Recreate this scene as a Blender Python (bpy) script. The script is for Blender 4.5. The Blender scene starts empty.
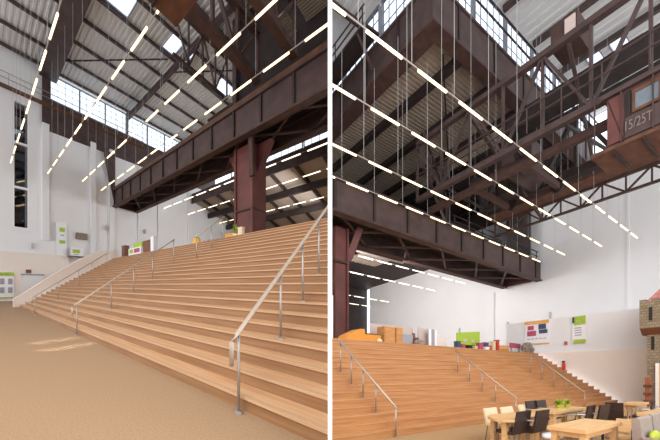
import bpy, bmesh, math, random
from mathutils import Vector
random.seed(7)
S = bpy.context.scene
C = S.collection

# ------------------------------------------------------------------ camera
cam_d = bpy.data.cameras.new('camera'); cam = bpy.data.objects.new('camera', cam_d); C.objects.link(cam)
cam.location = (0, 0, 1.6); cam.rotation_euler = (math.pi/2, 0, 0)
cam_d.sensor_width = 36.0; cam_d.lens = 320/660*36
cam_d.shift_x = 40/660; cam_d.shift_y = 110/660
cam_d.clip_start = 0.05; cam_d.clip_end = 400
S.camera = cam

# ------------------------------------------------------------------ daylight
W = bpy.data.worlds.new('daylight'); S.world = W; W.use_nodes = True
bg = W.node_tree.nodes['Background']
bg.inputs['Color'].default_value = (0.87, 0.93, 1.0, 1); bg.inputs['Strength'].default_value = 2.15
def area(name, loc, rot, sx, sy, power, color):
    d = bpy.data.lights.new(name, 'AREA'); d.shape = 'RECTANGLE'; d.size = sx; d.size_y = sy
    d.energy = power; d.color = color
    o = bpy.data.objects.new(name, d); C.objects.link(o); o.location = loc; o.rotation_euler = rot
    return o
# added fill lights, standing in for lamps and daylight behind the viewer
area('fill_behind_viewer', (-9, -5, 13), (math.radians(38), 0, math.radians(12)), 16, 8, 1500, (1.0, 0.95, 0.88))
area('fill_behind_viewer', (9, -5, 13), (math.radians(42), 0, math.radians(-28)), 16, 8, 2000, (1.0, 0.95, 0.88))
# added fill lights in the bays behind the girders, turned to the end walls
def aim(o, t): o.rotation_euler = (Vector(t)-o.location).to_track_quat('-Z', 'Y').to_euler()
aim(area('rear_bay_fill', (2.3, 41.6, 16.6), (0,0,0), 9, 4, 2200, (0.92, 0.96, 1.0)), (-16.8, 55.7, 14))
aim(area('rear_bay_fill', (7.4, 32.3, 7.6), (0,0,0), 9, 5, 2800, (0.95, 0.97, 1.0)), (22.4, 44.7, 3))
# two narrow beams added below the roof to make sun streaks on the floor
for k_, (x_, y_) in enumerate([(-6.72, 9.22), (-5.72, 8.27)]):
    l_ = area('streak_beam', (x_, y_, 12), (0, 0, math.radians(63)), 1.2, .34, 1.6, (1.0, 0.95, 0.9)); l_.data.spread = math.radians(3)
vs = S.view_settings
vs.view_transform = 'Standard'; vs.look = 'None'; vs.gamma = 1.0; vs.use_curve_mapping = False
vs.exposure = 0.0

# ------------------------------------------------------------------ the two halls
# Each hall has its own ground axes: a = along the stair edges, b = up the stairs, z = up (metres).
# Both floors are ramps; a white partition stands between the halls.
class Hall:
    def __init__(s, A, B, side): s.A, s.B, s.side = Vector(A), Vector(B), side
    def w(s, a, b, z): return s.A*a + s.B*b + Vector((0, 0, z))
LH = Hall((-1.0236, 1.0300, 0.1449), (0.4299, 0.8597, 0.1209), -1)
RH = Hall((1.0966, 0.6684, -0.0919), (-0.3633, 0.5961, -0.0820), 1)
PN = Vector((1, -0.125, 0)).normalized()          # the partition's normal
PT = 0.0155                                       # half its thickness

class MB:
    """collects one mesh in hall coordinates"""
    def __init__(s, hall): s.h = hall; s.v = []; s.f = []
    def add(s, vs_, fs):
        n = len(s.v); s.v += [tuple(p) for p in vs_]; s.f += [tuple(i+n for i in f) for f in fs]; return s
    def box(s, a0, a1, b0, b1, z0, z1):
        a0, a1 = min(a0, a1), max(a0, a1); b0, b1 = min(b0, b1), max(b0, b1); z0, z1 = min(z0, z1), max(z0, z1)
        return s.add([(a0,b0,z0),(a1,b0,z0),(a1,b1,z0),(a0,b1,z0),(a0,b0,z1),(a1,b0,z1),(a1,b1,z1),(a0,b1,z1)],
                     [(0,3,2,1),(4,5,6,7),(0,1,5,4),(1,2,6,5),(2,3,7,6),(3,0,4,7)])
    def prism(s, axis, pts, c0, c1):
        """polygon in the other two coordinates pushed along axis ('a','b','z') from c0 to c1"""
        def P(p, c): return {'a': (c, p[0], p[1]), 'b': (p[0], c, p[1]), 'z': (p[0], p[1], c)}[axis]
        n = len(pts)
        return s.add([P(p, c0) for p in pts] + [P(p, c1) for p in pts],
                     [tuple(range(n-1, -1, -1)), tuple(range(n, 2*n))] + [(i, (i+1) % n, n+(i+1) % n, n+i) for i in range(n)])
    def bar(s, p, q, w, h=None):
        h = h or w; p, q = Vector(p), Vector(q); d = (q-p).normalized()
        up = Vector((0,0,1)) if abs(d.z) < .95 else Vector((0,1,0))
        x = d.cross(up).normalized()*(w/2); y = x.cross(d).normalized()*(h/2)
        return s.add([p-x-y, p+x-y, p+x+y, p-x+y, q-x-y, q+x-y, q+x+y, q-x+y],
                     [(0,3,2,1),(4,5,6,7),(0,1,5,4),(1,2,6,5),(2,3,7,6),(3,0,4,7)])
    def tube(s, pts, r, n=8):
        pts = [Vector(p) for p in pts]; rings = []
        for i, p in enumerate(pts):
            d = (pts[min(i+1, len(pts)-1)] - pts[max(i-1, 0)]).normalized()
            up = Vector((0,0,1)) if abs(d.z) < .9 else Vector((0,1,0))
            x = d.cross(up).normalized(); y = x.cross(d).normalized()
            rings.append([p + x*(r*math.cos(2*math.pi*k/n)) + y*(r*math.sin(2*math.pi*k/n)) for k in range(n)])
        V = [q for R in rings for q in R]; F = []
        for i in range(len(pts)-1):
            for k in range(n): F.append((i*n+k, i*n+(k+1) % n, (i+1)*n+(k+1) % n, (i+1)*n+k))
        F.append(tuple(range(n-1, -1, -1))); F.append(tuple(range((len(pts)-1)*n, len(pts)*n)))
        return s.add(V, F)
    def lathe(s, c, prof, n=16):
        V = []; F = []; m = len(prof)
        for (r, z) in prof:
            V += [(c[0]+r*math.cos(2*math.pi*k/n), c[1]+r*math.sin(2*math.pi*k/n), c[2]+z) for k in range(n)]
        for i in range(m-1):
            for k in range(n): F.append((i*n+k, i*n+(k+1) % n, (i+1)*n+(k+1) % n, (i+1)*n+k))
        F.append(tuple(range(n-1, -1, -1))); F.append(tuple(range((m-1)*n, m*n)))
        return s.add(V, F)
    def blob(s, c, r, n=10, m=6, jit=0.0):
        V = []; F = []
        for i in range(m+1):
            t = math.pi*(i+.02)/(m+.04)
            for k in range(n):
                j = 1+random.uniform(-jit, jit)
                V.append((c[0]+r[0]*j*math.sin(t)*math.cos(2*math.pi*k/n), c[1]+r[1]*j*math.sin(t)*math.sin(2*math.pi*k/n), c[2]+r[2]*j*math.cos(t)))
        for i in range(m):
            for k in range(n): F.append((i*n+k, (i+1)*n+k, (i+1)*n+(k+1) % n, i*n+(k+1) % n))
        F.append(tuple(range(n))); F.append(tuple(range(m*n+n-1, m*n-1, -1)))
        return s.add(V, F)
    def corrugated(s, a0, a1, b0, b1, z, along, pitch=.5, amp=.07, th=.12):
        """trapezoid-ribbed sheet with thickness"""
        c0, c1 = (b0, b1) if along == 'a' else (a0, a1)
        n = max(1, round((c1-c0)/pitch)); p = (c1-c0)/n; prof = []
        for i in range(n):
            c = c0+i*p; prof += [(c, z), (c+.38*p, z), (c+.5*p, z+amp), (c+.88*p, z+amp)]
        prof.append((c1, z)); prof += [(c1, z+th), (c0, z+th)]
        if along == 'a': s.prism('a', prof, a0, a1)
        else: s.prism('b', prof, b0, b1)
        return s
    def rot(s, c, ang):
        k, q = math.cos(ang), math.sin(ang)
        s.v = [(c[0]+x*k-y*q, c[1]+x*q+y*k, c[2]+z) for x, y, z in s.v]; return s
    def build(s, name, mat, parent=None, at=None, smooth=False, clip=True):
        """links the mesh; parent: the Empty or mesh it belongs to"""
        h = s.h; bm = bmesh.new()
        loc = bm.verts.layers.float_vector.new('hall')
        vv = [bm.verts.new(h.w(*p)) for p in s.v]
        for v, p in zip(vv, s.v): v[loc] = Vector(p)
        for f in s.f:
            try: bm.faces.new([vv[i] for i in f])
            except ValueError: pass
        if clip and any(h.side*PN.dot(v.co) < PT for v in bm.verts):
            bmesh.ops.bisect_plane(bm, geom=bm.verts[:]+bm.edges[:]+bm.faces[:], plane_co=PN*(PT*h.side), plane_no=PN*h.side, clear_inner=True)
        if not bm.faces:
            bm.free(); return None
        bmesh.ops.recalc_face_normals(bm, faces=bm.faces[:])
        uv = bm.loops.layers.uv.new('UVMap')
        for f in bm.faces:
            q = [l.vert[loc] for l in f.loops]
            n = Vector((0,0,0))
            for i in range(len(q)):
                u, w_ = q[i], q[(i+1) % len(q)]
                n += Vector(((u.y-w_.y)*(u.z+w_.z), (u.z-w_.z)*(u.x+w_.x), (u.x-w_.x)*(u.y+w_.y)))
            k = max(range(3), key=lambda i: abs(n[i]))
            for l in f.loops:
                p = l.vert[loc]
                l[uv].uv = (p.y, p.z) if k == 0 else (p.x, p.z) if k == 1 else (p.x, p.y)
            f.smooth = smooth
        root = parent
        base = Vector((0,0,0))
        while root is not None:
            base += root.location; root = root.parent
        if at is None and parent is None:
            lo = [min(v.co[i] for v in bm.verts) for i in range(3)]; hi = [max(v.co[i] for v in bm.verts) for i in range(3)]
            o_at = Vector(((lo[0]+hi[0])/2, (lo[1]+hi[1])/2, lo[2]))
        else: o_at = h.w(*at)-base if at is not None else Vector((0,0,0))
        for v in bm.verts: v.co -= base+o_at
        bm.verts.layers.float_vector.remove(loc)
        me = bpy.data.meshes.new(name); bm.to_mesh(me); bm.free()
        me.materials.append(mat)
        o = bpy.data.objects.new(name, me); C.objects.link(o); o.location = o_at
        if parent is not None: o.parent = parent
        return o

def tag(o, label, cat, group=None, kind=None):
    if o is None: return None
    o['label'] = label; o['category'] = cat
    if group: o['group'] = group
    if kind: o['kind'] = kind
    return o
def thing(hall, name, at, label, cat, group=None, kind=None):
    o = bpy.data.objects.new(name, None); C.objects.link(o); o.location = hall.w(*at); o.empty_display_size = .1
    return tag(o, label, cat, group, kind)
def relabel(o, label):
    if o is not None: o['label'] = label
    return o

# ------------------------------------------------------------------ materials
def lin(c): return tuple(((x/255)/12.92 if x/255 <= .04045 else ((x/255+.055)/1.055)**2.4) for x in c)
def mat(name, rgb, rough=.6, metal=0.0, var=.0, scale=3.0, rgb2=None, bump=0.0, spec=.4, stretch=(1,1,1), detail=4):
    m = bpy.data.materials.new(name); m.use_nodes = True; nt = m.node_tree; N = nt.nodes; Lk = nt.links
    b = N['Principled BSDF']; c = lin(rgb)
    b.inputs['Roughness'].default_value = rough; b.inputs['Metallic'].default_value = metal
    b.inputs['Specular IOR Level'].default_value = spec
    tc = N.new('ShaderNodeTexCoord'); mp = N.new('ShaderNodeMapping'); mp.inputs['Scale'].default_value = stretch
    Lk.new(tc.outputs['UV'], mp.inputs['Vector'])
    nz = N.new('ShaderNodeTexNoise'); nz.inputs['Scale'].default_value = scale; nz.inputs['Detail'].default_value = detail
    Lk.new(mp.outputs[0], nz.inputs['Vector'])
    if rgb2 is not None: d = lin(rgb2)
    else: d = tuple(x*(1-var) for x in c)
    rp = N.new('ShaderNodeValToRGB'); rp.color_ramp.elements[0].position = .35; rp.color_ramp.elements[1].position = .65
    rp.color_ramp.elements[0].color = (*d, 1); rp.color_ramp.elements[1].color = (*c, 1)
    Lk.new(nz.outputs['Fac'], rp.inputs[0]); Lk.new(rp.outputs[0], b.inputs['Base Color'])
    if bump:
        bp = N.new('ShaderNodeBump'); bp.inputs['Strength'].default_value = bump; bp.inputs['Distance'].default_value = .02
        Lk.new(nz.outputs['Fac'], bp.inputs['Height']); Lk.new(bp.outputs[0], b.inputs['Normal'])
    return m
def brick(name, c1, c2, mortar, sx, sy, rough=.8, ms=.015):
    m = mat(name, c1, rough); nt = m.node_tree; N = nt.nodes; Lk = nt.links; b = N['Principled BSDF']
    bt = N.new('ShaderNodeTexBrick'); tc = [n for n in N if n.type == 'TEX_COORD'][0]
    bt.inputs['Color1'].default_value = (*lin(c1), 1); bt.inputs['Color2'].default_value = (*lin(c2), 1); bt.inputs['Mortar'].default_value = (*lin(mortar), 1)
    bt.inputs['Scale'].default_value = 1; bt.inputs['Brick Width'].default_value = sx; bt.inputs['Row Height'].default_value = sy
    bt.inputs['Mortar Size'].default_value = ms; bt.inputs['Bias'].default_value = 0
    Lk.new(tc.outputs['UV'], bt.inputs['Vector']); Lk.new(bt.outputs['Color'], b.inputs['Base Color'])
    return m
def glow(name, rgb, strength):
    m = bpy.data.materials.new(name); m.use_nodes = True; b = m.node_tree.nodes['Principled BSDF']
    b.inputs['Base Color'].default_value = (.8,.8,.8,1)
    b.inputs['Emission Color'].default_value = (*lin(rgb), 1); b.inputs['Emission Strength'].default_value = strength
    return m
def glass(name, tint, refl=.08, fac=.9):
    m = bpy.data.materials.new(name); m.use_nodes = True; nt = m.node_tree; N = nt.nodes; N.clear()
    out = N.new('ShaderNodeOutputMaterial'); mx = N.new('ShaderNodeMixShader'); t = N.new('ShaderNodeBsdfTransparent'); g = N.new('ShaderNodeBsdfGlossy')
    t.inputs[0].default_value = (*lin(tint), 1); g.inputs['Roughness'].default_value = .05; mx.inputs[0].default_value = refl
    nt.links.new(t.outputs[0], mx.inputs[1]); nt.links.new(g.outputs[0], mx.inputs[2]); nt.links.new(mx.outputs[0], out.inputs[0])
    return m

M = {}
M['plaster'] = mat('white_plaster', (232,230,230), .85, var=.03, scale=.25)
M['plaster_warm'] = mat('warm_plaster', (234,221,210), .85, var=.03, scale=.3)
M['partition'] = mat('partition_white', (252,252,252), .9)
M['carpet'] = mat('sisal_carpet', (160,130,102), .95, rgb2=(150,120,92), scale=40, bump=.2, spec=.1)
M['wood_floor'] = mat('tan_floor', (186,150,110), .8, rgb2=(176,140,100), scale=30, spec=.2)
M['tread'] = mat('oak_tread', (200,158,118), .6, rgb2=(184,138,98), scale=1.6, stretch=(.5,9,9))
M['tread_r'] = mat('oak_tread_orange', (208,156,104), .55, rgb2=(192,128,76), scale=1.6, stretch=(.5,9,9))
M['riser'] = mat('oak_riser', (152,110,72), .55, rgb2=(134,92,56), scale=1.6, stretch=(.5,9,9))  # darker than the treads: shade on upright faces is put into the colour
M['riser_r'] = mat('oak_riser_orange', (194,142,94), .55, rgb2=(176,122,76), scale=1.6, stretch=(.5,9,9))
M['nosing'] = mat('nosing_strip', (150,120,95), .6, rgb2=(190,160,130), scale=30, stretch=(8,1,1))
M['steel'] = mat('brown_steel', (82,63,60), .6, rgb2=(66,50,48), scale=1.2, detail=8)
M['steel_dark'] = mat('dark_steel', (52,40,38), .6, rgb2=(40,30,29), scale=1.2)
M['rust'] = mat('rusty_steel', (84,58,50), .7, rgb2=(66,46,42), scale=1.6, detail=8)
M['rust_orange'] = mat('orange_rust', (108,70,48), .7, rgb2=(84,54,40), scale=2.2, detail=8)
M['column'] = mat('oxide_red_steel', (112,62,56), .5, rgb2=(92,50,46), scale=.8)
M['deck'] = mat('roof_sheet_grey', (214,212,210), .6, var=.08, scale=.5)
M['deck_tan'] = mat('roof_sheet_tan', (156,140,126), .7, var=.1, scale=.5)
M['muntin'] = mat('window_bar_grey', (128,126,134), .5)
M['pane'] = glass('clear_pane', (246,249,252))
M['pane_dark'] = glass('grey_pane', (120,128,138), .25)
M['diffuse_pane'] = glass('roof_light_pane', (240,244,250), .05)
M['chrome'] = mat('brushed_steel', (176,166,158), .35, metal=.7, var=.05)
M['handrail'] = mat('handrail_timber_steel', (186,170,152), .4, metal=.3, var=.05)
M['wire'] = mat('pale_cable', (176,174,172), .5)
M['rail'] = mat('lamp_rail', (176,168,160), .5)
M['tube'] = glow('warm_lamp', (255,222,164), 2.6)
M['tube_far'] = glow('far_lamp', (255,236,208), 2.2)
M['green'] = mat('sign_green', (168,196,60), .6, var=.05)
M['white'] = mat('sign_white', (240,238,240), .6, var=.02)
M['grey'] = mat('sign_grey', (160,156,162), .6)
M['pale_grey'] = mat('pale_grey_paint', (190,186,188), .7)
M['orange'] = mat('sign_orange', (240,170,70), .6, var=.04)
M['magenta'] = mat('sign_magenta', (186,84,112), .6, var=.1)
M['navy'] = mat('sign_navy', (74,82,108), .6, var=.1)
M['black'] = mat('black_metal', (30,28,28), .4)
M['darkvoid'] = mat('dark_interior', (44,46,52), .8, var=.2, scale=1)
M['table'] = mat('beech_table', (222,180,128), .45, rgb2=(208,164,112), scale=2, stretch=(1,8,8))
M['chair'] = mat('brown_leather', (58,42,38), .5, var=.2, scale=8)
M['cream'] = mat('cream_shell', (226,206,170), .5, var=.03)
M['sofa'] = mat('taupe_upholstery', (158,144,134), .9, var=.12, scale=10)
M['lime'] = mat('lime_cushion', (176,184,62), .8, var=.05)
M['red'] = mat('red_upholstery', (200,70,58), .7, var=.05)
M['stone'] = brick('castle_stone', (156,138,112), (132,115,92), (114,100,84), .24, .13, ms=.014)
M['roof_pink'] = brick('castle_roof', (214,140,134), (196,122,116), (176,110,106), .3, .2)
M['yellow'] = mat('door_yellow', (226,172,72), .5, var=.05)
M['post'] = mat('red_timber', (158,92,66), .6, var=.15, scale=4)
M['plant'] = mat('leaf_green', (168,184,62), .6, rgb2=(122,142,46), scale=9)
M['wood_box'] = mat('cabinet_wood', (206,150,88), .5, rgb2=(186,128,70), scale=2, stretch=(1,6,6))
M['brown_box'] = mat('walnut_box', (128,84,62), .6, var=.15)
M['pinkish'] = mat('rose_panel', (204,184,176), .8, var=.03)
M['orange_play'] = mat('orange_foam', (224,150,62), .7, var=.06)
M['rock'] = mat('grey_rock', (156,140,126), .9, rgb2=(118,104,94), scale=6, bump=.4)
M['bluegrey'] = mat('cab_glass', (118,128,136), .25, var=.15)
M['letter'] = mat('faded_letter', (132,116,108), .8)

# ------------------------------------------------------------------ partition between the two halls
def partition():
    P = [(2.4,-.7),(2.4,7),(14,37),(62,37),(62,-10),(8,-2.5)]
    me = bpy.data.meshes.new('wall_middle'); bm = bmesh.new()
    r = [[bm.verts.new(Vector((.125*y, y, z)) + PN*(PT*s)) for y, z in P] for s in (-1, 1)]
    bm.faces.new(r[0]); bm.faces.new(r[1][::-1])
    for i in range(len(P)):
        j = (i+1) % len(P); bm.faces.new((r[0][j], r[0][i], r[1][i], r[1][j]))
    bmesh.ops.recalc_face_normals(bm, faces=bm.faces[:]); bm.to_mesh(me); bm.free(); me.materials.append(M['partition'])
    o = bpy.data.objects.new('wall_middle', me); C.objects.link(o)
    tag(o, 'thin white partition standing between the two halls, seen edge on', 'wall', kind='structure')
partition()

# ------------------------------------------------------------------ shared builders
def staircase(H, b0, n, a0, a1, r, t, label, mt, mr, b_back):
    root = thing(H, 'seating_staircase', (a1-8, b0, 0), label, 'stairs')
    for k in range(n):
        b = b0+t*k; last = b_back if k == n-1 else b+t+.02
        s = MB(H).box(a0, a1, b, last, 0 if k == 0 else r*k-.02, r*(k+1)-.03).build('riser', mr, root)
        td = MB(H).box(a0, a1+.01, b-.025, last, r*(k+1)-.03, r*(k+1)).build('tread', mt, root)
        if td is not None: MB(H).box(a0, a1, b+.005, b+.05, r*(k+1), r*(k+1)+.004).build('nosing_strip', M['nosing'], td)
    return root

def handrail(H, pts, posts, label, drop=True, rad=.028, group='handrails on the stairs'):
    """pts: rail centre line; posts: (a, b, z_foot, z_top)"""
    root = thing(H, 'handrail', (posts[0][0], posts[0][1], posts[0][2]), label, 'handrail', group)
    p = [Vector(q) for q in pts]
    line = p[:]
    if drop:
        line = [p[0]+Vector((0,-.1,-.36)), p[0]+Vector((0,-.1,-.08)), p[0]] + p[1:]
    MB(H).tube(line, rad).build('rail', M['handrail'], root, smooth=True)
    for a, b, z0, z1 in posts:
        q = MB(H).tube([(a,b,z0),(a,b,z1)], .019).build('post', M['chrome'], root, smooth=True)
        if q is not None: MB(H).lathe((a,b,z0), [(.055,0),(.055,.012),(.025,.03)], 12).build('base_flange', M['chrome'], q)
    return root

def light_row(H, b, z, starts, length, a_lo, a_hi, z_roof, label, far=False, wires=True, r=.045, group='rows of tube lamps under the hall roof'):
    root = thing(H, 'lamp_row', (a_hi, b, z), label, 'lamp', group)
    MB(H).box(a_lo, a_hi, b-.025, b+.025, z+.04, z+.075).build('rail', M['rail'], root)
    for a in starts:
        if H.w(a, b, z).y < .5: continue
        MB(H).box(a, a+length, b-r, b+r, z-.035, z+.04).build('lamp_tube', M['tube_far'] if far else M['tube'], root)
        if wires: MB(H).tube([(a-.3,b,z+.07),(a-.3,b,z_roof)], .012, 5).build('hanging_wire', M['wire'], root)
    return root

def truss(H, name, p0, p1, height, n, label, cat, m, w=.22, wz=.26, web=.12, verticals=True):
    root = thing(H, name, p0, label, cat)
    p0, p1 = Vector(p0), Vector(p1); up = Vector((0,0,height))
    MB(H).bar(p0, p1, w, wz).build('lower_chord', m, root)
    MB(H).bar(p0+up, p1+up, w, wz).build('upper_chord', m, root)
    for i in range(n):
        q0 = p0.lerp(p1, i/n); q1 = p0.lerp(p1, (i+1)/n)
        if i % 2 == 0: MB(H).bar(q0+up, q1, web).build('diagonal', m, root)
        else: MB(H).bar(q0, q1+up, web).build('diagonal', m, root)
        if verticals: MB(H).bar(q1, q1+up, web).build('vertical', m, root)
    return root

def strip_window(H, idx, plane, c, u0, u1, z0, z1, label, cols, rows, m_bar=None):
    """glazed bay in the plane a=c or b=c"""
    m_bar = m_bar or M['muntin']
    def bx(mb, ua, ub, d0, d1, za, zb):
        return mb.box(c+d0, c+d1, ua, ub, za, zb) if plane == 'a' else mb.box(ua, ub, c+d0, c+d1, za, zb)
    base = (c, (u0+u1)/2, z0) if plane == 'a' else ((u0+u1)/2, c, z0)
    root = thing(H, 'window_%d' % idx, base, label, 'window', kind='structure')
    fr = MB(H); f = .08
    bx(fr, u0, u0+f, 0, .2, z0, z1); bx(fr, u1-f, u1, 0, .2, z0, z1); bx(fr, u0+f, u1-f, 0, .2, z0, z0+f); bx(fr, u0+f, u1-f, 0, .2, z1-f, z1)
    fr.build('window_frame', m_bar, root)
    g = MB(H)
    for i in range(1, cols):
        u = u0+(u1-u0)*i/cols; bx(g, u-.018, u+.018, .05, .12, z0+f, z1-f)
    for j in range(1, rows):
        z = z0+(z1-z0)*j/rows; bx(g, u0+f, u1-f, .06, .11, z-.018, z+.018)
    g.build('glazing_bars', m_bar, root)
    bx(MB(H), u0+.02, u1-.02, .13, .15, z0+.02, z1-.02).build('pane', M['pane'], root)
    return root

def deck_with_openings(H, a_br, b_br, z, along, m, holes, label, pane_label, pitch=.5):
    """ribbed roof sheets with roof lights left open"""
    mb = MB(H)
    cells = [(i, j) for i in range(len(a_br)-1) for j in range(len(b_br)-1) if (i, j) not in holes]
    for i, j in cells: mb.corrugated(a_br[i], a_br[i+1], b_br[j], b_br[j+1], z, along, pitch)
    o = mb.build('ceiling', m); tag(o, label, 'ceiling', kind='structure')
    for k, (i, j) in enumerate(holes):
        a0, a1, b0, b1 = a_br[i], a_br[i+1], b_br[j], b_br[j+1]
        root = thing(H, 'skylight', ((a0+a1)/2, (b0+b1)/2, z), pane_label[k], 'skylight', 'skylights in the roof')
        fr = MB(H); f = .08
        fr.box(a0,a1,b0,b0+f,z-.03,z+.12); fr.box(a0,a1,b1-f,b1,z-.03,z+.12); fr.box(a0,a0+f,b0+f,b1-f,z-.03,z+.12); fr.box(a1-f,a1,b0+f,b1-f,z-.03,z+.12)
        fr.build('frame', M['muntin'], root)
        MB(H).box(a0+.02,a1-.02,b0+.02,b1-.02,z+.06,z+.08).build('pane', M['diffuse_pane'], root)

# ================================================================== LEFT HALL
H = LH
o = MB(H).box(-9, 29.2, -16, 2.76, -.3, 0).build('floor', M['carpet']); tag(o, 'sand coloured sisal floor at the foot of the wide stairs', 'floor', kind='structure')
o = MB(H).box(20.2, 29.2, 2.76, 46, -.3, 0).build('floor', M['carpet']); tag(o, 'floor of the passage behind the sloping parapet', 'floor', kind='structure')
# end wall
def wall_left_end():
    w = MB(H)
    w.box(29, 29.5, -10, 3.3, 0, 25.4); w.box(29, 29.5, 3.3, 4.66, 0, 7.5); w.box(29, 29.5, 3.3, 4.66, 20.6, 25.4)
    w.box(29, 29.5, 4.66, 5.95, 0, 25.4); w.box(29, 29.5, 5.95, 50, 0, 18.7)
    return w.build('wall_far', M['plaster'])
tag(wall_left_end(), 'tall white end wall behind the light rows and the stairs', 'wall', kind='structure')
o = MB(H).box(29, 29.5, 5.95, 36, 18.7, 22.25).build('trim_1', M['steel']); tag(o, 'maroon steel band below the strip of high windows', 'wall band', kind='structure')
o = MB(H).box(28.6, 29, -10, 8.75, 0, 4.95).build('wall_lower', M['plaster_warm']); tag(o, 'projecting lower wall carrying the picture board and the door', 'wall', kind='structure')
o = MB(H).box(28.8, 29, -10, 7.4, 4.95, 6.5).build('trim_2', M['plaster']); tag(o, 'pale ledge band above the lower wall', 'ledge', kind='structure')
for k, (b, lab) in enumerate([(6.3, 'left pilaster on the white wall below the maroon band'), (11.75, 'second pilaster on the white wall right of the hanging signs'), (14.3, 'pilaster of the white wall beneath the girder end')]):
    o = MB(H).box(28.72, 29, b-.35, b+.35, 4.02 if k else 6.51, 19.3).build('trim_%d' % (k+3), M['plaster']); tag(o, lab, 'pilaster', kind='structure')
for k, (b, lab) in enumerate([(18.5, 'white downpipe on the end wall just right of the girder end'), (22.1, 'white downpipe in the middle of the end wall behind the stairs'), (28.6, 'white downpipe on the end wall nearest the red column')]):
    o = MB(H).tube([(28.9,b,4.02),(28.9,b,18.5)], .09).build('downpipe', M['white']); tag(o, lab, 'pipe', 'downpipes on the end wall')
for k, (b, z, lab) in enumerate([(13.5, 9.0, 'dark slit grille on the white pilaster wall'), (4.97, 5.75, 'small grey wall box on the pale ledge band'), (19.6, 9.4, 'small grey wall box under the girder on the end wall')]):
    o = MB(H).box(28.68 if k != 1 else 28.6, 28.98 if k != 1 else 28.8, b-.1, b+.1, z-.3, z+.3).build('wall_box', M['pale_grey']); tag(o, lab, 'wall box')
# tall narrow window
root = thing(H, 'window_1', (29, 3.98, 7.5), 'tall narrow window slot looking into the dark neighbouring hall', 'window', kind='structure')
fr = MB(H)
fr.box(29, 29.3, 3.3, 3.38, 7.5, 20.6); fr.box(29, 29.3, 4.58, 4.66, 7.5, 20.6); fr.box(29, 29.3, 3.38, 4.58, 7.5, 7.6); fr.box(29, 29.3, 3.38, 4.58, 20.5, 20.6)
fr.build('window_frame', M['white'], root)
for z in (11.6, 16.2): MB(H).box(29.02, 29.25, 3.38, 4.58, z, z+.22).build('crossbar', M['white'], root)
MB(H).box(29.2, 29.22, 3.38, 4.58, 7.6, 20.5).build('pane', M['pane_dark'], root)
vd = MB(H).box(31, 31.2, 1.5, 6.5, 5, 23).build('back_wall', M['darkvoid']); tag(vd, 'dark wall of the room seen through the tall window slot', 'wall', kind='structure')
for z, lab in ((9.2, 'lower pale beam seen through the tall window slot'), (10.6, 'middle pale beam seen through the tall window slot'), (15, 'upper pale beam seen through the tall window slot')):
    o = MB(H).box(30.6, 30.95, 1.6, 6.4, z, z+.28).build('beam', M['muntin']); tag(o, lab, 'beam')
light_row(H, 4.3, 8.6, [29.75, 30.1, 30.4], .2, 29.7, 30.6, 9.2, 'short row of lamps seen inside the tall window slot', far=True, wires=False, r=.06)
# high strip windows of the end wall
b = 6.8
for k in range(8):
    strip_window(H, k+2, 'a', 29.05, b, b+3.35, 22.3, 25.25, 'bay %s of the bright high strip window above the maroon band' % ['one nearest the left','two','three','four','five','six','seven','eight'][k], 4, 4)
    if k in (0, 3): o = MB(H).box(28.85, 29.4, b-.2 if k else 5.95, b, 18.8 if k == 0 else 22.25, 25.4).build('window_post', M['steel']); tag(o, 'maroon post beside the high window, number %s from the left' % ['one','two','three','four','five','six','seven','eight'][k], 'post', 'posts between the high windows')
    b += 3.35
# catwalk along the windows
root = thing(H, 'catwalk', (27.9, 10, 20.55), 'narrow service catwalk with pipe railings running along the end wall', 'catwalk')
MB(H).box(27.6, 28.1, -9, 18.6, 20.68, 20.8).build('deck', M['rust_orange'], root)
for z, nm in ((21.35,'mid_rail'),(21.9,'top_rail')): MB(H).tube([(27.55,-9,z),(27.55,18.6,z)], .035, 6).build(nm, M['chrome'], root)
for k in range(14): MB(H).tube([(27.55,-7+k*1.95,20.8),(27.55,-7+k*1.95,21.9)], .03, 6).build('post', M['chrome'], root)
# roof
deck_with_openings(H, [-4, 16.95, 18.85, 29.6], [-10, 8.6, 10.9, 14.8, 16.45, 17.2, 18.1, 22.4, 25.3, 36], 25.5, 'a', M['deck'],
    [(1, 1), (1, 3), (1, 5), (1, 7)], 'pale ribbed roof sheeting of the high hall',
    ['bright skylight at the top of the picture left of the crane cab', 'bright skylight just below the rusty crane cab', 'narrow bright skylight right of the roof beam below the crane cab', 'bright skylight seen behind the crane trusses above the girder'], .5)
k = 0
for a in [28.6, 26.2, 23.8, 21.3, 18.95, 16.82, 14.0, 11.4, 9.0, 6.6]:
    nm = ['first','second','third','fourth','fifth','sixth','seventh','eighth','ninth','tenth'][k]; k += 1
    o = MB(H).box(a-.085, a+.085, -10, 34, 25.2, 25.45).build('purlin', M['steel']); tag(o, 'dark roof purlin, %s in order out from the high windows' % nm, 'purlin', 'purlins under the high roof')
for (b, w, z0, lab) in [(6.5, 1.9, 24.4, 'deep maroon roof beam leading up from the left end of the high windows'), (16.82, .45, 24.5, 'dark roof beam running between the skylights'), (27.2, .45, 24.5, 'dark roof beam beyond the crane girder')]:
    root = thing(H, 'roof_beam', (28.9, b, z0), lab, 'beam', 'main roof beams')
    MB(H).box(4, 28.95, b-w/2, b+w/2, z0, z0+.16).build('lower_flange', M['steel'], root)
    MB(H).box(4, 28.95, b-.09 if w < .6 else b-w/2+.1, b+.09 if w < .6 else b+w/2-.1, z0+.16, 25.2).build('web', M['steel'], root)
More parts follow.
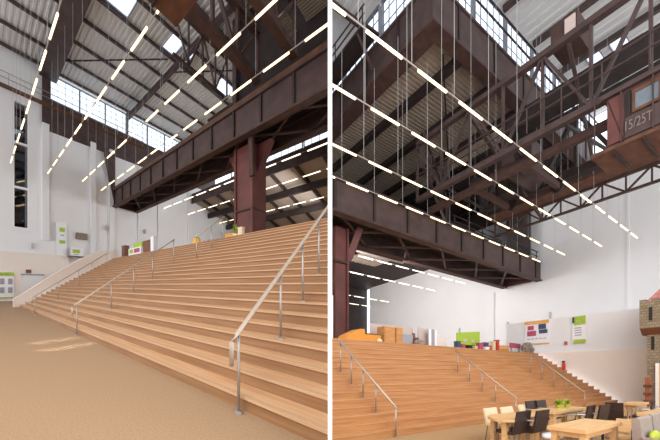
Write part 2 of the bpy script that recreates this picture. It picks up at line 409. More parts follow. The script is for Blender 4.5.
for i, (p, q, lab) in enumerate([((27.5,6,25.0),(19,15.8,25.0), 'thin roof brace crossing the sheets between the two main beams'), ((27.5,-9,25.0),(21,4.6,25.0), 'thin roof brace left of the deep maroon beam'), ((20,17,25.0),(12,26,25.0), 'thin roof brace beyond the second roof beam')]):
    o = MB(H).bar(p, q, .1, .1).build('roof_brace', M['steel_dark']); tag(o, lab, 'brace', 'roof braces')
# crane girder
root = thing(H, 'crane_girder', (28.9, 16.3, 11.8), 'huge brown box girder ending at the white wall above the stairs', 'girder')
MB(H).box(-6, 28.9, 14.5, 14.62, 11.95, 13.85).build('web', M['steel'], root)
MB(H).box(-6, 28.9, 18.08, 18.2, 11.95, 13.85).build('web', M['steel'], root)
for b0, b1 in ((14.3, 14.95), (17.75, 18.4)):
    MB(H).box(-6, 28.9, b0, b1, 11.8, 11.95).build('lower_flange', M['rust'], root)
    MB(H).box(-6, 28.9, b0, b1, 13.85, 14.0).build('upper_flange', M['steel'], root)
MB(H).box(28.8, 28.9, 14.62, 18.08, 11.95, 13.85).build('end_plate', M['rust'], root)
for i in range(17):
    a = 28.4-2.05*i; MB(H).box(a-.06, a+.06, 14.36, 14.5, 11.95, 13.85).build('stiffener', M['steel_dark'], root)
for i in range(9):
    a = 27.5-3.6*i
    MB(H).bar((a,14.9,12.02),(a-3.4,17.8,12.02), .16, .1).build('bracing', M['rust'], root)
    MB(H).bar((a,17.8,12.06),(a-3.4,14.9,12.06), .16, .1).build('bracing', M['rust'], root)
MB(H).box(-6, 28.8, 14.7, 18.0, 13.3, 13.36).build('inner_plate', M['steel_dark'], root)
MB(H).box(-6, 28.9, 14.3, 14.4, 14.0, 14.25).build('crane_rail', M['rust_orange'], root)
o = MB(H).prism('a', [(13.2,18.7),(14.6,18.7),(14.6,12.2),(14.1,14.2),(13.6,16.8)], 28.5, 29).build('bracket', M['steel']); tag(o, 'curved maroon bracket on the wall above the girder end', 'bracket')
# column under the girder
def column(H, a, b, z0, z1, wa, wb, label):
    root = thing(H, 'steel_column', (a, b, z0), label, 'column')
    MB(H).box(a-wa/2, a+wa/2, b-wb/2, b+wb/2, z0, z1).build('shaft', M['column'], root)
    for s in (-1, 1):
        MB(H).box(a+s*wa/2-(.06 if s > 0 else .1), a+s*wa/2+(.1 if s > 0 else .06), b-wb/2-.12, b+wb/2+.12, z0, z1).build('flange', M['column'], root)
    MB(H).prism('b', [(a-wa/2,z1-.01),(a+wa/2,z1-.01),(a+wa/2,z1-2.2),(a+wa/2+1.1,z1-.01)][1:], b-.3, b+.3).build('bracket', M['column'], root)
    MB(H).prism('b', [(a-wa/2,z1-.01),(a-wa/2,z1-2.2),(a-wa/2-1.1,z1-.01)], b-.3, b+.3).build('bracket', M['column'], root)
    MB(H).bar((a-wa/2-.2,b-wb/2-.35,z1-2.6),(a-wa/2-.2,b-wb/2-.5,z1+1.0), .3, .3).build('strut', M['rust'], root)
    MB(H).box(a-wa/2-.12, a+wa/2+.12, b-wb/2-.14, b+wb/2+.14, z0+3.0, z0+3.12).build('splice_plate', M['rust'], root)
    return root
column(H, 9.85, 16.4, 4.03, 11.8, 1.35, 1.7, 'massive oxide red column carrying the girder behind the stairs')
# stairs and upper floor
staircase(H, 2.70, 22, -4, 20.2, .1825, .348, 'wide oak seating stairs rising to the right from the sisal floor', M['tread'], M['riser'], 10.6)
o = MB(H).box(-4, 29.0, 10.6, 46, 3.8, 4.0).build('floor', M['wood_floor']); tag(o, 'upper floor at the head of the oak stairs', 'floor', kind='structure')
o = MB(H).prism('a', [(2.3,0),(2.3,.6),(2.81,.91),(5.0,2.45),(7.3,3.9),(8.9,4.65),(10.6,4.85),(10.6,0)], 20.3, 20.6).build('wall_parapet', M['plaster_warm']); tag(o, 'sloping plastered parapet along the far end of the oak stairs', 'wall', kind='structure')
# railings
def tread_z(b, b0=2.70, r=.1825, t=.348, n=22): return max(0, min(n, math.floor((b-b0)/t+1)))*r if b > b0 else 0
def left_rail(a0, da, b_end, z_a, z_b, label, nosteps):
    def line(b): return z_a+(z_b-z_a)*(b-2.55)/(b_end-2.55)
    pts = [(a0,2.55,z_a),(a0+da*(b_end-2.55),b_end,z_b)]
    posts = [(a0, 2.60, 0, line(2.60))]
    for n in nosteps:
        b = 2.7+.348*(n-1)+.16; posts.append((a0+da*(b-2.55), b, .1825*n, line(b)))
    return handrail(LH, pts, posts, label)
left_rail(1.72, .05, 9.2, .98, 5.0, 'nearest steel handrail rising across the right of the oak stairs', (4, 7, 10, 13))
left_rail(7.72, .15, 7.45, .98, 3.75, 'second steel handrail in the middle of the oak stairs', (4, 7, 10, 14))
left_rail(14.3, .4, 7.95, .98, 4.05, 'farthest steel handrail beside the sloping parapet', (4, 8, 11, 15))
handrail(H, [(7.4,7.7,3.7),(7.4,9.9,5.05)], [(7.4,7.85,.1825*15,3.79),(7.4,8.9,.1825*18,4.43),(7.4,9.75,.1825*21,4.95)], 'short upper handrail leading to the head of the oak stairs', drop=False)
# light rows
def starts(first, n, step): return [first-step*i for i in range(n)]
for (b, hi, lab) in [(2.95, 26.6, 'tube lamp row nearest the tall window slot'), (6.35, 26.7, 'second tube lamp row crossing the left roof beam'), (9.96, 26.2, 'third tube lamp row passing over the middle of the stairs'), (12.75, 27.3, 'tube lamp row hanging along the brown girder')]:
    light_row(H, b, 13.6, starts(hi, 13, 2.19), 1.42, -.5, hi+1.8, 25.4, lab)
for (b, z, n, lab) in [(23.4, 13.6, 12, 'first lamp row beyond the girder'), (28.6, 13.6, 12, 'second lamp row beyond the girder under the low roof'), (37.4, 13.6, 12, 'third lamp row beyond the girder under the low roof'), (44, 13.6, 12, 'farthest lamp row beyond the girder near the dark wall')]:
    light_row(H, b, z, starts(27.3, 12, 2.3), 1.7, 0, 29, z+2, lab, far=True, wires=False, r=.06)
# low roofs beyond the girder
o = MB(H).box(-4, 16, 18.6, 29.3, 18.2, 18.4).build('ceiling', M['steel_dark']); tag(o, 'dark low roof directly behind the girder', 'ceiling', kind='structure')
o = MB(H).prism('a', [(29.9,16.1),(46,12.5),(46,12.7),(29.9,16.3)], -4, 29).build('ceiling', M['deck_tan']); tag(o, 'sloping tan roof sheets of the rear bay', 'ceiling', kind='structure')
for i in range(9):
    a = 3+3*i; o = MB(H).bar((a,29.9,15.9),(a,46,12.3), .3, .35).build('rafter', M['steel_dark']); tag(o, 'dark rafter under the rear bay roof, %s from the viewer' % ['first','second','third','fourth','fifth','sixth','seventh','eighth','ninth'][i], 'rafter', 'rafters of the rear bay')
for b, z in ((34, 14.75), (39.5, 13.5)):
    o = MB(H).box(-4, 29, b-.25, b+.25, z-.9, z).build('roof_beam', M['steel_dark']); tag(o, 'dark lengthwise beam of the rear bay, %s' % ('nearer the girder' if b < 35 else 'deeper in'), 'beam')
for i in range(3):
    strip_window(H, 20+i, 'b', 29.5, 6+5*i, 10.9+5*i, 17.3, 18.2, 'bright strip window high in the rear bay, %s' % ['nearest','middle','farthest'][i], 6, 1)
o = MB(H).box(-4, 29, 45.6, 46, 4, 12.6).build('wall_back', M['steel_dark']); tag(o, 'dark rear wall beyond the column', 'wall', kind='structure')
o = MB(H).box(-4, 29, 29.5, 29.7, 15.6, 17.28).build('trim_7', M['steel']); tag(o, 'grey steel band below the rear bay strip window', 'wall band', kind='structure')
# dark fascia and crane on the near side
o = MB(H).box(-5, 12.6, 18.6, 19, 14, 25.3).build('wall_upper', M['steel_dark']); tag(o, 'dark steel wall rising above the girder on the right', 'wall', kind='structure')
o = MB(H).box(12.3, 12.7, 18.2, 18.6, 14.05, 25.3).build('steel_post', M['steel']); tag(o, 'slender grey steel post standing on the girder beside the dark wall', 'post')
for i, (a0, a1, b0, b1) in enumerate([(7.2, 8.3, 16.4, 18.4), (4.2, 6.6, 15.6, 18.4)]):
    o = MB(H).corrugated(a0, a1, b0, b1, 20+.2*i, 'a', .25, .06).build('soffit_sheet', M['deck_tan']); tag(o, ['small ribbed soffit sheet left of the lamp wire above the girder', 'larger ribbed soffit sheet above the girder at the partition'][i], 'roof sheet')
for (a, lab) in ((8.2, 'lattice crane truss crossing the hall, nearer the high windows'), (5.9, 'lattice crane truss crossing the hall, nearer the viewer')):
    truss(H, 'crane_truss', (a, -4, 15.0), (a, 14.6, 15.0), 3.2, 8, lab, 'truss', M['rust'], .4, .45, .18)
truss(H, 'crane_truss', (10.6, 9.2, 15.2), (10.6, 14.5, 15.2), 2.9, 4, 'slim dark lattice truss of the crane in front of the skylights', 'truss', M['steel'], .14, .16, .1)
root = thing(H, 'crane_cab', (6.4, 4.9, 12.6), 'rusty crane cab hanging under the crane trusses at the top edge', 'crane cab')
MB(H).box(5.2, 7.6, 3.0, 6.8, 12.6, 12.75).build('floor_plate', M['rust_orange'], root)
MB(H).box(5.25, 7.55, 3.05, 6.75, 12.75, 14.6).build('cabin', M['rust'], root)
for b in (4.2, 5.5): MB(H).box(5.2, 7.6, b-.06, b+.06, 12.5, 12.6).build('floor_rib', M['steel_dark'], root)
MB(H).bar((5.9,4.0,14.6),(5.9,4.0,15.0), .3).build('hanger', M['steel'], root)
# signs and things at the far end
def sign_board(H, plane, c, u0, u1, z0, z1, label, pieces, name='sign_board', th=.06, cat='sign'):
    """flat board facing the viewer; pieces: (part name, material, u0, u1, z0, z1) in 0..1 of the board"""
    def bx(ua, ub, d0, d1, za, zb):
        mb = MB(H); ua, ub = min(ua, ub), max(ua, ub)
        return mb.box(c-d1, c-d0, ua, ub, za, zb) if plane == 'a' else mb.box(ua, ub, c-d1, c-d0, za, zb)
    root = thing(H, name, (c, (u0+u1)/2, z0) if plane == 'a' else ((u0+u1)/2, c, z0), label, cat)
    bx(u0, u1, 0, th, z0, z1).build('board', M['white'], root)
    for (n, m, p0, p1, q0, q1) in pieces:
        bx(u0+(u1-u0)*p0, u0+(u1-u0)*p1, th, th+.02, z0+(z1-z0)*q0, z0+(z1-z0)*q1).build(n, M[m], root)
    return root
pic = [('header','green',0,1,.86,1), ('footer_line','green',0,1,0,.04)]
for r_ in range(2):
    for c_ in range(4): pic.append(('pictogram','grey', .06+.25*c_, .2+.25*c_, .2+.34*r_, .42+.34*r_))
for c_ in range(3): pic.append(('lettering','white', .52+.12*c_, .61+.12*c_, .91,.95))
sign_board(H, 'a', 28.58, .6, 3.3, .3, 2.85, 'white picture board with green header on the lower wall', pic)
sign_board(H, 'a', 28.75, 7.35, 8.5, 4.97, 8.7, 'tall white hanging banner with two green logos', [('logo','green',.3,.8,.72,.84),('logo','green',.3,.85,.36,.46),('lettering','grey',.4,.75,.6,.63)], 'hanging_banner')
r_ = sign_board(H, 'a', 28.3, 8.8, 10.3, 4.98, 5.95, 'low white sign with a green logo standing on a brown shelf', [('logo','green',.15,.7,.35,.75),('lettering','grey',.2,.6,.15,.22)], 'shelf_sign')
o = MB(H).box(28.05, 28.6, 8.55, 10.4, 4.82, 4.95).build('wall_shelf', M['brown_box']); tag(o, 'brown shelf under the low white sign', 'shelf')
o = MB(H).box(28.8, 28.99, 9.6, 11.0, 7.1, 7.85).build('wall_niche', M['rock']); tag(o, 'brown framed niche in the white wall right of the banner', 'niche')
root = thing(H, 'door_1', (28.58, 5, 0), 'plain white double door in the lower wall below a dark line', 'door', kind='structure')
MB(H).box(28.54, 28.6, 4.02, 6.0, 0, 2.6).build('door_leaf', M['plaster'], root)
MB(H).box(28.5, 28.6, 3.9, 6.1, 2.62, 2.76).build('lintel', M['grey'], root)
o = MB(H).box(28.5, 28.6, 4.35, 4.85, 2.85, 3.2).build('door_sign', M['brown_box']); tag(o, 'small brown sign above the white double door', 'sign')
o = MB(H).box(28.55, 28.6, -9.9, 3.9, 0, .12).build('baseboard_far', M['plaster']); tag(o, 'white skirting at the foot of the lower wall', 'baseboard', kind='structure')
Z = 4.0
def crate(H, name, a0, a1, b0, b1, z0, z1, m, label, cat, lid=None):
    root = thing(H, name, ((a0+a1)/2, (b0+b1)/2, z0), label, cat)
    mb = MB(H).box(a0, a1, b0, b1, z0, z1); mb.build('body', M[m], root)
    MB(H).box(a0-.02, a1+.02, b0-.02, b1+.02, z1, z1+.05).build('top', M[lid or m], root)
    MB(H).box(a0+.08, a1-.08, b0-.015, b0, z0+.08, z1-.08).build('front_panel', M[lid or m], root)
    return root
crate(H, 'cabinet', 19.9, 20.5, 11.2, 11.7, Z, 5.3, 'brown_box', 'narrow brown cabinet at the far head of the stairs', 'cabinet')
root = thing(H, 'display_counter', (18.0, 11.6, Z), 'white display counter with a lime green top at the head of the stairs', 'counter')
MB(H).box(17.1, 19.2, 11.2, 12, Z, 4.9).build('body', M['white'], root)
MB(H).box(17.1, 18.5, 11.3, 11.9, 4.9, 5.3).build('top_panel', M['green'], root)
MB(H).box(17.3, 18.2, 11.17, 11.2, 4.45, 4.8).build('picture', M['magenta'], root)
MB(H).box(18.4, 19.0, 11.17, 11.2, 4.45, 4.8).build('picture', M['green'], root)
crate(H, 'chest', 15.8, 16.9, 11.3, 12, Z, 5.25, 'brown_box', 'dark brown chest right of the white counter', 'chest')
crate(H, 'stand', 15.0, 15.4, 11, 11.4, Z, 5.35, 'white', 'slim white stand beside the brown chest', 'stand')
def pot_plant(H, a, b, z, r, h, label, m='plant', pot='cream'):
    root = thing(H, 'potted_plant', (a, b, z), label, 'plant')
    MB(H).lathe((a,b,z), [(r*.35,0),(r*.5,h*.4),(r*.45,h*.4)], 12).build('pot', M[pot], root)
    f = MB(H)
    for k in range(26):
        t = random.uniform(0, 6.28); e = random.uniform(.3, 1.3); l = r*random.uniform(.7, 1.2)
        p = Vector((a, b, z+h*.4)); q = p+Vector((math.cos(t)*math.cos(e)*l, math.sin(t)*math.cos(e)*l, math.sin(e)*h*.75))
        s = Vector((-math.sin(t), math.cos(t), 0))*r*.16; m_ = p.lerp(q, .55)
        f.add([p, m_+s, q, m_-s, m_+Vector((0,0,.01))], [(0,1,4),(1,2,4),(2,3,4),(3,0,4)])
    f.build('leaves', M[m], root)
    return root
o = MB(H).blob((10.45, 11.1, 4.34), (.3,.3,.34), jit=.12).build('beanbag', M['yellow'], smooth=True); tag(o, 'yellow beanbag at the head of the stairs behind the short upper handrail', 'beanbag')
crate(H, 'bench', 8.6, 9.8, 11, 11.4, Z, 4.22, 'steel_dark', 'low dark bench right of the yellow beanbag', 'bench')
crate(H, 'crate', 7.5, 8.1, 10.9, 11.3, Z, 4.35, 'orange_play', 'small orange crate left of the red column', 'crate')
crate(H, 'pedestal', 6.95, 7.2, 10.8, 11.05, Z, 4.55, 'cream', 'cream pedestal in front of the red column', 'pedestal')
pot_plant(H, 7.45, 10.95, Z, .3, .8, 'green plant beside the cream pedestal at the red column')

# ================================================================== RIGHT HALL
H = RH
ZP = 2.92
o = MB(H).box(-6, 33, -12, 8.06, -.3, 0).build('floor', M['wood_floor']); tag(o, 'tan floor under the dining tables', 'floor', kind='structure')
o = MB(H).box(-6, 33, 14, 62, ZP-.2, ZP).build('floor', M['wood_floor']); tag(o, 'upper floor behind the dining hall stairs', 'floor', kind='structure')
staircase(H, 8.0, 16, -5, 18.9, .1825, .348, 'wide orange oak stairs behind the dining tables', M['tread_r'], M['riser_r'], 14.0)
o = MB(H).box(33, 33.5, -12, 60, -.3, 20.2).build('wall_end', M['plaster']); tag(o, 'huge white end wall behind the play castle', 'wall', kind='structure')
o = MB(H).prism('b', [(0,0)]*0 or [(33,20.2),(33.5,20.2),(33.5,23),(33,23)], -12, 60).build('trim_8', M['steel']); tag(o, 'brown steel band on top of the white end wall', 'wall band', kind='structure')
o = MB(H).box(19.15, 32.9, 5.6, 16.4, 0, ZP+.02).build('wall_side', M['plaster_warm']); tag(o, 'beige side wall at the right end of the orange stairs', 'wall', kind='structure')
o = MB(H).box(19.25, 32.9, 5.6, 16.2, ZP+.02, 5.1).build('wall_block', M['plaster']); tag(o, 'white block wall carrying the product posters', 'wall', kind='structure')
for k, (b, w, lab) in enumerate([(30.4, 1.6, 'white pilaster on the end wall left of the girder end'), (13.0, .25, 'thin vertical joint strip on the end wall above the posters')]):
    o = MB(H).box(32.75 if k < 1 else 32.96, 33, b-w/2, b+w/2, 5.2, 11.7 if k < 1 else 19).build('trim_%d' % (9+k), M['plaster']); tag(o, lab, 'pilaster', kind='structure')
for k, (b, z, lab) in enumerate([(36, 7.5, 'grey wall box on the end wall left of the green board'), (27.5, 7.5, 'grey wall box on the end wall right of the pilaster'), (21.5, 8, 'small grey wall box above the orange poster'), (8.5, 6.5, 'grey wall box above the side wall left of the castle')]):
    o = MB(H).box(32.85, 33, b-.1, b+.1, z-.35, z+.35).build('wall_box', M['pale_grey']); tag(o, lab, 'wall box')
# high roofs, fascias and strip windows
o = MB(H).corrugated(-8, 13.4, -12, 62, 27.6, 'b', .55).build('ceiling', M['deck']); tag(o, 'pale ribbed high roof at the left beside the partition', 'ceiling', kind='structure')
a_br = [13.4, 26.9, 28.2, 29.8, 31.0, 33.6]
deck_with_openings(H, a_br, [-12, 8.5, 9.8, 10.8, 12.2, 12.9, 14.2, 14.8, 15.8, 17], 27.6, 'b', M['deck'], [(3, 7), (3, 5), (1, 5), (1, 3), (3, 1)], 'pale ribbed high roof above the crane on the right',
    ['skylight in the high roof beyond the crane cab, nearest the strip windows', 'skylight in the high roof seen just above the crane cab', 'skylight in the high roof left of the crane cab', 'skylight in the high roof over the dark crane beam', 'skylight in the high roof at the right above the cab window'], .55)
for i, a in enumerate([15.6, 19.2, 22.8, 26.4, 30.0]):
    o = MB(H).box(a-.12, a+.12, -12, 16.4, 27.15, 27.55).build('purlin', M['steel']); tag(o, 'dark purlin under the right high roof, %s from the roof corner' % ['first','second','third','fourth','fifth'][i], 'purlin', 'purlins of the right high roof')
for i, b in enumerate([20, 25, 30, 36]):
    o = MB(H).box(-6, 12.9, b-.15, b+.15, 27.1, 27.55).build('purlin', M['steel']); tag(o, 'dark purlin under the left high roof, %s from the roof corner' % ['first','second','third','fourth'][i], 'purlin', 'purlins of the left high roof')
root = thing(H, 'fascia_girder', (23, 16.5, 22), 'deep brown roof edge girder running right from the roof corner', 'girder')
MB(H).box(13, 33, 16.5, 16.7, 22.1, 24.35).build('web', M['steel'], root)
MB(H).box(12.9, 33, 16.3, 17.35, 21.95, 22.1).build('lower_flange', M['rust'], root)
MB(H).box(13, 33, 16.35, 16.85, 24.35, 24.5).build('upper_flange', M['steel'], root)
for i in range(6): MB(H).box(15+3.3*i-.06, 15+3.3*i+.06, 16.38, 16.5, 22.1, 24.35).build('stiffener', M['steel_dark'], root)
root = thing(H, 'fascia_girder', (13, 38, 22), 'deep brown roof edge girder running left from the roof corner', 'girder')
MB(H).box(13, 13.2, 16.7, 60, 22.1, 24.35).build('web', M['steel'], root)
MB(H).box(12.85, 13.9, 17.35, 60, 21.95, 22.1).build('lower_flange', M['rust'], root)
MB(H).box(12.87, 13.35, 16.9, 60, 24.35, 24.5).build('upper_flange', M['steel'], root)
for i in range(10): MB(H).box(12.88, 13, 20+4*i-.08, 20+4*i+.08, 22.1, 24.35).build('stiffener', M['steel_dark'], root)
names = ['one','two','three','four','five','six','seven','eight','nine','ten','eleven','twelve']
for i in range(6):
    strip_window(H, 31+i, 'b', 16.6, 13.3+3.25*i, 16.4+3.25*i, 24.5, 27.4, 'strip window bay %s from the roof corner above the right girder' % names[i], 5, 3)
for i in range(3):
    strip_window(H, 41+i, 'a', 13.05, 17+5.5*i, 22.2+5.5*i, 24.5, 27.2, 'strip window bay %s from the roof corner above the left girder' % names[i], 6, 3)
# gantry behind the windows
for z in (25.2, 26.2):
    o = MB(H).box(13, 33, 15.9, 16.0, z, z+.1).build('guard_rail', M['steel_dark']); tag(o, 'thin dark guard rail in front of the right strip windows, %s' % ('lower' if z < 26 else 'upper'), 'rail')
root = thing(H, 'window_gantry', (12.4, 30, 24.6), 'dark service gantry with grating in front of the left strip windows', 'gantry')
MB(H).box(11.7, 12.8, 22, 60, 24.55, 24.7).build('deck', M['steel_dark'], root)
for z in (25.3, 25.9): MB(H).tube([(11.75,22,z),(11.75,60,z)], .05, 6).build('railing', M['steel'], root)
for i in range(8): MB(H).tube([(11.75,22.3+4*i,24.7),(11.75,22.3+4*i,25.9)], .05, 6).build('post', M['steel'], root)
for i in range(4): MB(H).bar((11.75,23+7*i,24.6),(12.9,23+7*i,22.8), .14).build('bracket', M['steel'], root)
# ceiling of the lower bay
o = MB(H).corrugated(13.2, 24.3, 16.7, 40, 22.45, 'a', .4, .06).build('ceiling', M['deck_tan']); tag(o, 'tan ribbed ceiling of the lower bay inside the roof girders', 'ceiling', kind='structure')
o = MB(H).corrugated(24.3, 33, 16.7, 40, 22.45, 'a', .4, .06).build('ceiling', M['steel_dark']); tag(o, 'darker ribbed ceiling of the lower bay near the end wall', 'ceiling', kind='structure')  # ceiling goes on in a darker colour towards the end wall
for i in range(6):
    a = 15.9+3.1*i; o = MB(H).box(a-.2, a+.2, 17.3, 40, 21.95, 22.42).build('ceiling_beam', M['steel_dark']); tag(o, 'dark ceiling beam of the lower bay, %s from the left roof girder' % ['first','second','third','fourth','fifth','sixth'][i], 'beam', 'beams of the lower bay ceiling')
o = MB(H).bar((15,18,22.3),(26,30,22.3), .1).build('roof_brace', M['steel_dark']); tag(o, 'thin dark diagonal brace under the tan ceiling', 'brace')
o = MB(H).box(13, 33, 40, 40.4, 17.2, 22.4).build('wall_upper', M['steel_dark']); tag(o, 'dark steel wall closing the lower bay behind the girder', 'wall', kind='structure')
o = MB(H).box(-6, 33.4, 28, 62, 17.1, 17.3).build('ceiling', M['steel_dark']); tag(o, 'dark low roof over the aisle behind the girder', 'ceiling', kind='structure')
for i, a in enumerate((16, 22)):
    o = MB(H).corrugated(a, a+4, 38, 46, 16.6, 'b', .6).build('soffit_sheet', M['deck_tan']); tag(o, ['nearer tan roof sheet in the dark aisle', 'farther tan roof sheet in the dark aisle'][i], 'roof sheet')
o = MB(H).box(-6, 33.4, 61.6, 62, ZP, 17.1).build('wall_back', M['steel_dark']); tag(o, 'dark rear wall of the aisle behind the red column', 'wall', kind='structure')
for i, (b, z) in enumerate(((36, 14.6), (36.6, 14.9))):
    o = MB(H).tube([(14,b,z),(24,b,z)], .12, 8).build('duct_pipe', M['chrome']); tag(o, ['front bright pipe hanging in the dark aisle', 'rear bright pipe hanging in the dark aisle'][i], 'pipe')
# crane girder of the right hall
root = thing(H, 'crane_girder', (32.8, 25, 11.8), 'huge brown box girder above the dining hall stairs ending at the white wall', 'girder')
MB(H).box(-4, 32.6, 22.5, 22.65, 11.95, 13.85).build('web', M['steel'], root)
MB(H).box(-4, 32.6, 27.7, 27.85, 11.95, 13.85).build('web', M['steel'], root)
for b0, b1 in ((22.3, 23.1), (27.25, 28.05)):
    MB(H).box(-4, 32.6, b0, b1, 11.8, 11.95).build('lower_flange', M['rust'], root)
    MB(H).box(-4, 32.6, b0, b1, 13.85, 14.0).build('upper_flange', M['steel'], root)
MB(H).box(32.5, 32.6, 22.65, 27.7, 11.95, 13.85).build('end_plate', M['rust'], root)
MB(H).box(-4, 32.5, 22.8, 27.6, 13.2, 13.3).build('inner_plate', M['steel_dark'], root)
for i in range(13):
    a = 31.6-2.7*i; MB(H).box(a-.08, a+.08, 22.35, 22.5, 11.95, 13.85).build('stiffener', M['steel_dark'], root)
for i in range(8):
    a = 31.5-4.2*i
    MB(H).bar((a,23.1,12.02),(a-4,27.3,12.02), .2, .12).build('bracing', M['rust'], root)
    MB(H).bar((a,27.3,12.06),(a-4,23.1,12.06), .2, .12).build('bracing', M['rust'], root)
root = thing(H, 'guard_rail', (28, 23, 14), 'dark guard railing standing on the far end of the girder', 'railing')
for z in (14.5, 15.0): MB(H).tube([(20,22.7,z),(32.4,22.7,z)], .05, 6).build('rail', M['steel_dark'], root)
for i in range(8): MB(H).tube([(20.2+1.7*i,22.7,14),(20.2+1.7*i,22.7,15)], .05, 6).build('post', M['steel_dark'], root)
o = MB(H).box(31.4, 32.9, 24, 26.4, 14.01, 20).build('steel_column', M['steel_dark']); tag(o, 'dark steel post rising from the girder end at the white wall', 'column')
root = thing(H, 'steel_column', (11.3, 25, ZP), 'oxide red column under the girder at the partition', 'column')
MB(H).box(11.0, 11.75, 24.6, 25.5, ZP, 11.8).build('shaft', M['column'], root)
MB(H).box(11.75, 11.85, 24.4, 25.7, ZP, 11.8).build('flange', M['column'], root)
MB(H).bar((11.9,24.6,9.6),(12.6,24.2,12.0), .3, .4).build('strut', M['column'], root)
MB(H).box(10.9, 11.9, 24.35, 25.75, 9.3, 9.45).build('splice_plate', M['rust'], root)
# handrails on the right stairs
def right_rail(a, b_end, z_end, label, posts_n):
    def line(b): return .74+(z_end-.74)*(b-7.88)/(b_end-7.88)
    posts = [(a, 7.9, 0, line(7.9))]
    for n in posts_n:
        b = 8+.348*(n-1)+.17; posts.append((a, b, .1825*n, line(b)))
    return handrail(RH, [(a,7.88,.74),(a,b_end,z_end)], posts, label, drop=False, group='handrails on the orange stairs')
right_rail(5.06, 11.1, 2.66, 'left handrail on the orange stairs nearest the red column', (3, 5, 7, 9))
right_rail(9.92, 11.2, 2.64, 'middle handrail on the orange stairs behind the round ended table', (3, 5, 7, 9))
right_rail(15.0, 10.9, 2.6, 'right handrail on the orange stairs near the fire extinguisher', (3, 5, 7, 9))
# lamp rows
for (b, hi, lab) in [(11.7, 30.4, 'uppermost tube lamp row crossing in front of the crane'), (14.95, 30.2, 'second tube lamp row from the top crossing the crane trusses'), (18.8, 30.0, 'third tube lamp row from the top in front of the truss'), (21.9, 30.2, 'lowest long tube lamp row along the girder top')]:
    light_row(H, b, 13.6, starts(hi, 15, 2.19), 1.45, 0, hi+1.7, 22 if b > 16.6 else 27.4, lab)
for (b, lab) in [(34.6, 'first lamp row in the aisle behind the red column'), (40.8, 'second lamp row in the aisle behind the red column'), (53, 'third lamp row in the aisle behind the red column'), (59, 'fourth lamp row deep in the aisle behind the red column')]:
    light_row(H, b, 13.6, starts(31, 13, 2.2), 1.6, 0, 32.6, 17, lab, far=True, wires=False, r=.06)
o = MB(H).tube([(32.9,8.5,13),(32.9,8.5,6)], .03, 5).build('cable', M['grey']); tag(o, 'thin cable down the white end wall left of the castle', 'cable')
# crane bridge
truss(H, 'crane_truss', (16.2, -6, 14.7), (16.2, 22.4, 14.7), 4.2, 10, 'near lattice truss of the crane bridge above the cab', 'truss', M['steel'], .3, .3, .16)
truss(H, 'crane_truss', (25, -6, 14.5), (25, 22.4, 14.5), 1.2, 16, 'slim lattice walkway truss of the crane against the white wall', 'truss', M['rust'], .16, .16, .12)
truss(H, 'crane_truss', (23.2, -6, 16.2), (23.2, 22.4, 16.2), 4.4, 9, 'far lattice truss of the crane bridge behind the cab', 'truss', M['steel_dark'], .45, .5, .3)
o = MB(H).box(18.6, 19.4, -6, 16, 17.9, 19.0).build('crane_beam', M['steel_dark']); tag(o, 'thick dark crane beam above the cab roof', 'beam')
o = MB(H).box(17.2, 17.5, -6, 22.4, 14.1, 14.5).build('crane_beam', M['rust']); tag(o, 'brown crane beam running left from beneath the cab', 'beam')
o = MB(H).box(23.6, 24.8, -6, 22.4, 15.72, 15.86).build('walkway_deck', M['rust_orange']); tag(o, 'rusty walkway deck beside the slim truss', 'walkway')
for i, (p, q) in enumerate([((16.3,9.5,18.7),(23,11.5,16.4)), ((16.3,13,15),(23,10.5,20.4)), ((16.3,20,15),(23,15,20.4)), ((16.3,17,18.7),(24.8,17,14.6))]):
    o = MB(H).bar(p, q, .2).build('cross_brace', M['steel']); tag(o, 'diagonal brace between the crane trusses, %s' % ['nearest the cab','crossing behind the cab roof','above the girder','midway along the bridge'][i], 'brace', 'braces between the crane trusses')
root = thing(H, 'crane_railing', (15.9, 10, 15.0), 'thin pipe railing along the near crane truss', 'railing')
for z in (15.7, 16.3): MB(H).tube([(15.9,-4,z),(15.9,22,z)], .045, 6).build('rail', M['steel'], root)
for i in range(12): MB(H).tube([(15.9,-3.5+2.2*i,14.9),(15.9,-3.5+2.2*i,16.3)], .04, 6).build('post', M['steel'], root)
root = thing(H, 'crane_railing', (23.65, 10, 15.8), 'thin pipe railing along the rusty crane walkway', 'railing')
for z in (16.4, 16.9): MB(H).tube([(23.65,-4,z),(23.65,22,z)], .045, 6).build('rail', M['rust'], root)
for i in range(12): MB(H).tube([(23.65,-3.5+2.2*i,15.8),(23.65,-3.5+2.2*i,16.9)], .04, 6).build('post', M['rust'], root)
for i in range(6):
    b = 3.5+3.2*i; o = MB(H).bar((16.3,b,14.8),(23.1,b+2.4 if i % 2 else b,16.2), .16).build('cross_beam', M['steel_dark']); tag(o, 'dark tie between the near and far crane trusses, %s from the cab' % ['first','second','third','fourth','fifth','sixth'][i], 'beam', 'ties between the crane trusses')
root = thing(H, 'switch_cabinet', (17, 9.8, 18.95), 'rusty switch cabinet with a pale door high on the crane truss', 'cabinet')
MB(H).box(16.3, 17.6, 9.0, 10.6, 18.95, 20.2).build('body', M['rust'], root)
MB(H).box(16.22, 16.3, 9.1, 9.7, 19.05, 20.0).build('door', M['pinkish'], root)
